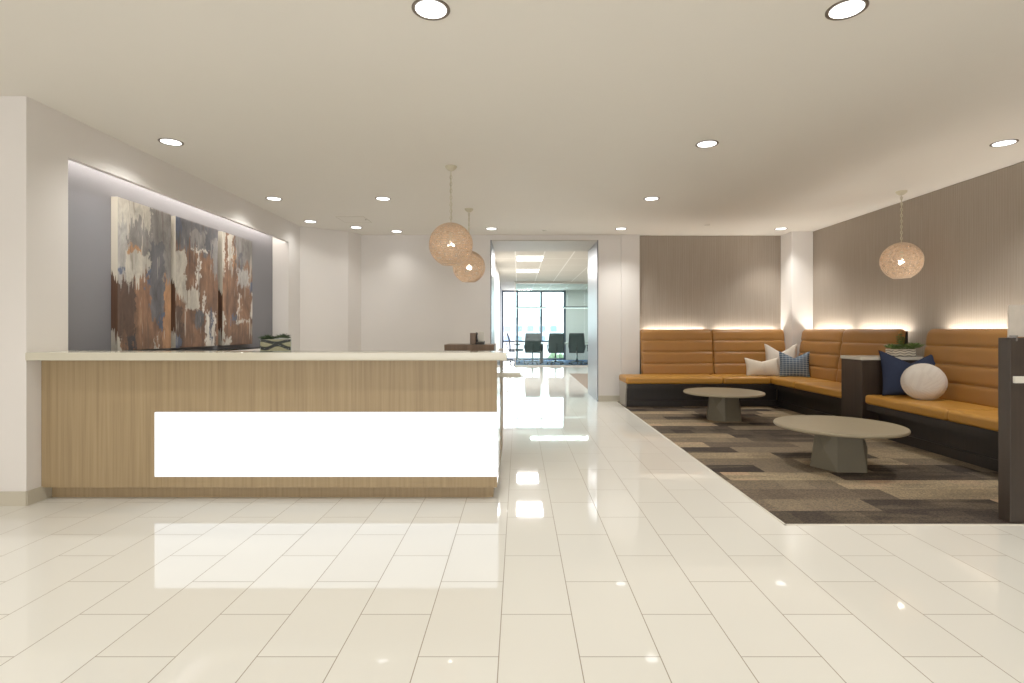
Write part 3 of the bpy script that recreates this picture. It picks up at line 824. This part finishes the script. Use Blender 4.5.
# ------------------------------------------------------------------ dark half wall at the right
pw = thing('service_counter', 'tall dark brown half wall with white shelf at the right edge', 'counter', (3.9, 3.49, 0))
obj('panel', box(nbm(), 3.13, 4.905, 3.446, 3.535, .0055, 1.184), M['espresso'], pw, bevel=.003)
obj('shelf', box(nbm(), 3.142, 4.905, 3.20, 3.4455, .897, .940), M['whiteslab'], pw, bevel=.003) if False else obj('shelf', box(nbm(), 3.146, 4.905, 3.432, 3.4455, .897, .940), M['whiteslab'], pw)
gs = obj('glass_screen', box(nbm(), 3.155, 4.90, 3.484, 3.494, 1.19, 1.395), M['frost'], pw)
for x in (3.158, 4.0, 4.8): obj('clamp', box(nbm(), x, x+.012, 3.438, 3.5, 1.165, 1.20), M['chrome'], gs)

# ------------------------------------------------------------------ conference room furniture
def make_chair():
    root = thing('office_chair', '', 'chair')     # sitter faces +y
    obj('seat', box(nbm(), -.25, .25, -.24, .25, .45, .52), M['darkgrey'], root, bevel=.03, seg=3)
    b = nbm(); rows = []
    for i in range(9):
        z = .42+.69*i/8; yy = -.27-.10*(i/8)**1.5+.03*math.sin(PI*i/8); hw = .25+.035*math.sin(PI*(.15+.8*i/8))
        rows.append([b.verts.new((hw*(2*k/8-1), yy-.03*(1-(2*k/8-1)**2), z)) for k in range(9)])
    for r0, r1 in zip(rows, rows[1:]):
        for k in range(8): b.faces.new((r0[k], r0[k+1], r1[k+1], r1[k]))
    bk = obj('backrest', b, M['darkgrey'], root, sm=True); md = bk.modifiers.new('solid', 'SOLIDIFY'); md.thickness = .035
    for s in (-1, 1):
        obj('armrest', tube(nbm(), [(s*.25, .0, .47), (s*.29, .0, .60), (s*.29, -.02, .68), (s*.29, .14, .69), (s*.29, -.12, .69)], .018, 6), M['black'], root, sm=True)
    obj('spine', tube(nbm(), [(0, -.05, .42), (0, -.28, .42), (0, -.36, .56), (0, -.39, .75)], .022, 6), M['black'], root, sm=True)
    obj('gas_post', lathe(nbm(), [(.035, .10), (.035, .28), (.022, .29), (.022, .46)], n=14), M['chrome'], root, sm=True)
    for k in range(5):
        a = 2*PI*k/5+.3
        lg = obj('base_leg', tube(nbm(), [(0, 0, .12), (.17*math.cos(a), .17*math.sin(a), .105), (.29*math.cos(a), .29*math.sin(a), .085)], [.026, .02, .015], 6), M['chrome'], root, sm=True)
        bm = nbm(); c = Vector((.29*math.cos(a), .29*math.sin(a), .038)); s = Vector((-math.sin(a), math.cos(a), 0))
        tube(bm, [c-s*.02, c+s*.02], .031, 10); obj('caster', bm, M['black'], lg)
    return root
ch = make_chair()
CH = [(.50, 19.25, 0, 'grey office chair seen from behind, second from the left in the conference room'),
      (1.31, 19.2, .05, 'grey office chair seen from behind, third from the left in the conference room'),
      (2.08, 19.25, -.15, 'grey office chair seen from behind, nearest the right jamb of the portal'),
      (2.74, 19.35, .1, 'grey office chair mostly hidden behind the right jamb of the portal'),
      (-.06, 20.3, -PI/2, 'grey office chair seen in profile at the left end of the conference table')]
for i, (x, y, r, lab) in enumerate(CH):
    o = ch if i == 0 else copy_tree(ch)
    o.location = (x, y, .0065); o.rotation_euler.z = r; tag(o, lab, 'chair', 'conference chairs')
ct = thing('conference_table', 'long pale conference table behind the office chairs', 'table', (1.7, 20.4, .0065))
obj('tabletop', box(nbm(), .25, 3.6, 19.85, 21.0, .715, .75), M['whiteslab'], ct, bevel=.006)
for x in (.8, 3.0): obj('leg', box(nbm(), x, x+.12, 20.1, 20.75, .0065, .714), M['darkgrey'], ct)
for i, (x0, x1, lab) in enumerate(((-.09, 1.04, 'left linear pendant light in the conference room'), (1.64, 2.75, 'right linear pendant light in the conference room'))):
    lp = thing('linear_pendant', lab, 'pendant lamp', ((x0+x1)/2, 20.4, 2.06), 0, 'conference room linear pendants')
    obj('housing', box(nbm(), x0, x1, 20.36, 20.44, 2.066, 2.12), M['bronze'], lp)
    obj('diffuser', box(nbm(), x0+.01, x1-.01, 20.365, 20.435, 2.06, 2.066), M['troffer'], lp)
    for x in (x0+.2, x1-.2): obj('cable', tube(nbm(), [(x, 20.4, 2.12), (x, 20.4, 2.87)], .004, 5), M['chrome'], lp)
for x, y, lab in ((.255, 12.35, 'nearer bright rectangular light panel in the corridor ceiling'), (.255, 14.95, 'farther bright rectangular light panel in the corridor ceiling')):
    tr = thing('troffer_light', lab, 'ceiling light', (x, y, 2.87), 0, 'corridor light panels')
    b = nbm(); box(b, x-.31, x+.31, y-.43, y-.415, 2.862, 2.87); box(b, x-.31, x+.31, y+.415, y+.43, 2.862, 2.87); box(b, x-.31, x-.295, y-.415, y+.415, 2.862, 2.87); box(b, x+.295, x+.31, y-.415, y+.415, 2.862, 2.87)
    obj('frame', b, M['whiteplastic'], tr)
    obj('diffuser', box(nbm(), x-.295, x+.295, y-.415, y+.415, 2.865, 2.8695), M['troffer'], tr)
    lamp('troffer_beam', 'AREA', (x, y, 2.85), 55, (1, .98, .95), shape='RECTANGLE', size=.58, size_y=.8)
lamp('troffer_beam', 'AREA', (3.6, 12.5, 2.85), 40, (1, .98, .95), shape='RECTANGLE', size=.58, size_y=.8)
lamp('conference_beam', 'AREA', (1.7, 20.4, 2.84), 60, (1, .98, .95), shape='RECTANGLE', size=2.5, size_y=.4)
# outside
ob = thing('office_building', 'pale distant office building seen through the conference window', 'building', (2, 75, -6))
obj('wall', box(nbm(), -2.5, 6.0, 75, 85, -6, 3.0), M['facade'], ob)
b = nbm()
for zz in (-.4, 1.0):
    for i in range(5): box(b, -2.0+i*1.6, -1.1+i*1.6, 74.95, 75, zz, zz+.8)
obj('window_band', b, M['facadeglass'], ob)
b = nbm()
for i in range(5): ico(b, (1.45+i*.12, 24.6+random.uniform(-.2, .2), -.02+random.uniform(-.05, .1)), random.uniform(.12, .18), 2)
for v in b.verts: v.co += Vector((random.uniform(-.03, .03),)*3)
tag(obj('shrub', b, M['hedge'], None, org='base'), 'low green shrub outside the conference room window', 'shrub')
ter = struct('floor', box(nbm(), -6, 10, 22.6, 40, -.25, -.10), M['facade'])

# ------------------------------------------------------------------ world, window daylight, added rear fill, camera
W = bpy.data.worlds.new('sky'); S.world = W; W.use_nodes = True
bg = W.node_tree.nodes['Background']; bg.inputs[0].default_value = (.93, .96, 1, 1); bg.inputs[1].default_value = 4.0
lamp('window_daylight', 'AREA', (.6, 22.3, 1.5), 45, (.9, .95, 1), (PI/2, 0, PI), shape='RECTANGLE', size=2.4, size_y=2.6)
lamp('rear_fill', 'AREA', (-1, -4.9, 1.5), 235, (1, .985, .965), (PI/2+.42, 0, 0), shape='RECTANGLE', size=9, size_y=2.4)  # area fill added behind the camera; no window is built there

cam = bpy.data.cameras.new('camera'); co = bpy.data.objects.new('camera', cam); COL.objects.link(co)
co.location = (0, 0, 1.234); co.rotation_euler = (PI/2, 0, 0)
cam.sensor_width = 36; cam.sensor_fit = 'HORIZONTAL'; cam.lens = 36*541.5/1024
cam.shift_x = -6.5/1024; cam.shift_y = -11.5/1024; cam.clip_end = 300
S.camera = co
S.view_settings.view_transform = 'Standard'
S.view_settings.look = 'None'
S.view_settings.exposure = .54
S.view_settings.gamma = 1.15
S.cycles.max_bounces = 8; S.cycles.transparent_max_bounces = 12
S.cycles.sample_clamp_indirect = 6
S.cycles.caustics_reflective = False; S.cycles.caustics_refractive = False
